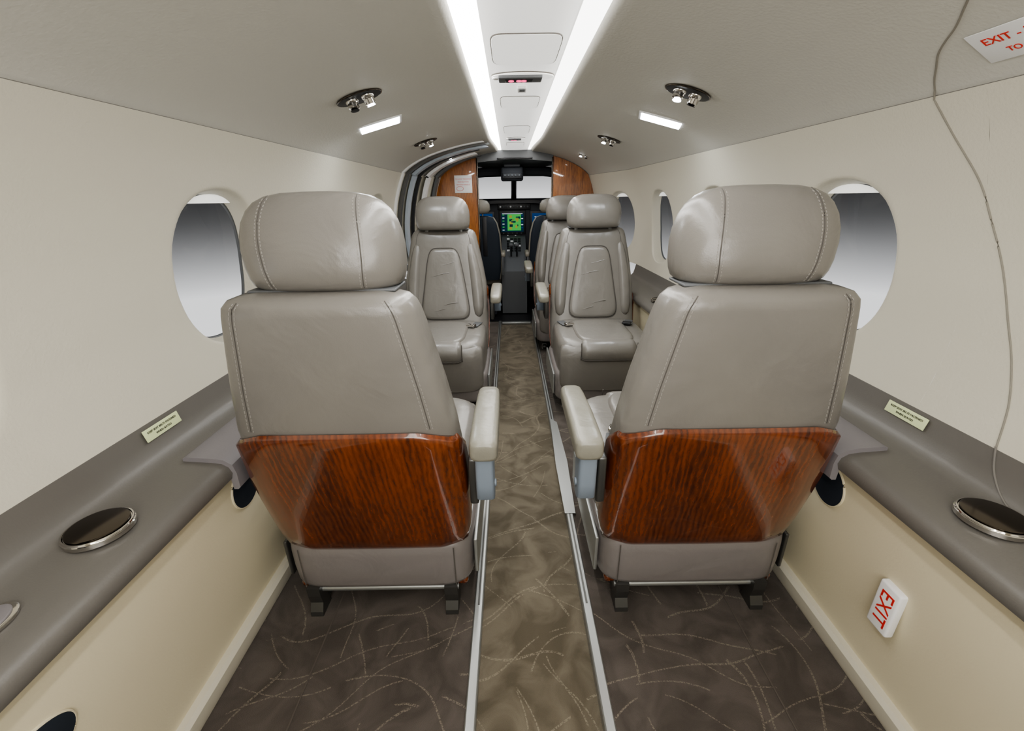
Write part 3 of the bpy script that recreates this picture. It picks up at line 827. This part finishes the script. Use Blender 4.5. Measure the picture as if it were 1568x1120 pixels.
def pilot_seat(x):
    S = empty('pilot_seat', (x, 4.30, 0))
    sec = [(.36, .20, .05), (.45, .215, .06), (.6, .22, .06), (.8, .205, .055), (.9, .18, .05), (.95, .15, .04), (.965, .1, .025)]
    loft('back', [sring(0, 0.02, z, w, t, 3.6, 48) for z, w, t in sec], M_NAVY, S, ang=60)
    loft('bolster', [sring(0, .055, z, w*1.06, t, 3.6, 48) for z, w, t in sec], M_BEIGE, S, ang=60)
    loft('headrest', [sring(0, .03, z, w, t, 3, 40) for z, w, t in [(.985, .07, .02), (.99, .10, .04), (1.02, .125, .05), (1.07, .12, .05), (1.10, .10, .04), (1.115, .05, .02)]], M_BEIGE, S, ang=60)
    for s in (-1, 1): box('headrest_post', (.015, .012, .06), (s*.05, .03, .97), M_STEEL, S, .002)
    loft('cushion', [sring(0, .27, z, .22*k_, .24*k_, 4, 48) for z, k_ in ((.30, .95), (.32, 1), (.40, 1), (.43, .95), (.44, .8))], M_BEIGE, S, ang=60)
    for s in (-1, 1):
        box('arm_pad', (.045, .25, .05), (s*.24, .12, .60), M_BEIGE, S, .018)
        box('arm_post', (.02, .04, .20), (s*.235, .02, .50), M_GREYPL, S, .005)
        box('rail', (.03, .45, .30), (s*.15, .25, .14), M_DARK, S, .01)
    box('base', (.34, .36, .06), (0, .26, .27), M_DARK, S, .01)
    for s in (-1, 1): box('harness_strap', (.04, .004, .36), (s*.07, -.043, .78), M_BLACK, S, .001)
pilot_seat(-.36); pilot_seat(.36)

# ------------------------------------------------------------------ lights
def area(name, loc, size, sy, energy, rot, col=(1, 1, 1)):
    l = bpy.data.lights.new(name, 'AREA'); l.shape = 'RECTANGLE'; l.size = size; l.size_y = sy; l.energy = energy; l.color = col
    o = bpy.data.objects.new(name, l); o.location = loc; o.rotation_euler = rot; COL.objects.link(o); return o
for s in (-1, 1):
    area('cove_lamp', (s*.145, 1.6, 1.492), .04, 4.6, 11 if s < 0 else 12.5, (0, s*.25, 0), (1, .98, .95))
area('aft_fill', (0, -.62, 1.0), 1.1, .6, 14, (math.radians(98), 0, 0), (1, .975, .94))  # unseen fill light added behind the camera
area('cockpit_lamp', (0, 4.3, 1.43), .3, .2, 1.6, (0, 0, 0), (.9, .95, 1))

# ------------------------------------------------------------------ world: studio cyclorama, pale below, dark above
w = bpy.data.worlds.new('hangar_surroundings'); scene.world = w; w.use_nodes = True
nt = w.node_tree; nt.nodes.clear(); L = nt.links.new
tc = nt.nodes.new('ShaderNodeTexCoord'); sx = nt.nodes.new('ShaderNodeSeparateXYZ'); L(tc.outputs['Generated'], sx.inputs[0])
fy = nt.nodes.new('ShaderNodeMapRange'); fy.inputs['From Min'].default_value = .972; fy.inputs['From Max'].default_value = .995
fy.inputs['To Min'].default_value = 0; fy.inputs['To Max'].default_value = .17; L(sx.outputs['Y'], fy.inputs['Value'])
su = nt.nodes.new('ShaderNodeMath'); su.operation = 'SUBTRACT'; L(sx.outputs['Z'], su.inputs[0]); L(fy.outputs['Result'], su.inputs[1])
mr = nt.nodes.new('ShaderNodeMapRange'); mr.inputs['From Min'].default_value = .03; mr.inputs['From Max'].default_value = -.20
L(su.outputs[0], mr.inputs['Value'])
cr = nt.nodes.new('ShaderNodeValToRGB'); cr.color_ramp.interpolation = 'B_SPLINE'
cr.color_ramp.elements[0].position = 0; cr.color_ramp.elements[0].color = (.035, .035, .037, 1)
cr.color_ramp.elements[1].position = 1; cr.color_ramp.elements[1].color = (1.5, 1.5, 1.52, 1)
for p_, v_ in ((.28, .08), (.52, .26), (.78, .70)):
    m_ = cr.color_ramp.elements.new(p_); m_.color = (v_, v_, v_*1.01, 1)
L(mr.outputs['Result'], cr.inputs['Fac'])
bg = nt.nodes.new('ShaderNodeBackground'); L(cr.outputs['Color'], bg.inputs['Color']); bg.inputs['Strength'].default_value = 1.0
o = nt.nodes.new('ShaderNodeOutputWorld'); L(bg.outputs[0], o.inputs[0])

# ------------------------------------------------------------------ camera
cam = bpy.data.cameras.new('camera'); cam.sensor_width = 36; cam.lens = 36*650/1568; cam.clip_start = .01
co = bpy.data.objects.new('camera', cam); COL.objects.link(co)
co.matrix_world = Matrix.Translation((-.05, 0, 1.12)) @ Matrix.Rotation(math.radians(90-21.5), 4, 'X') @ Matrix.Rotation(math.radians(-.9), 4, 'Z')
scene.camera = co
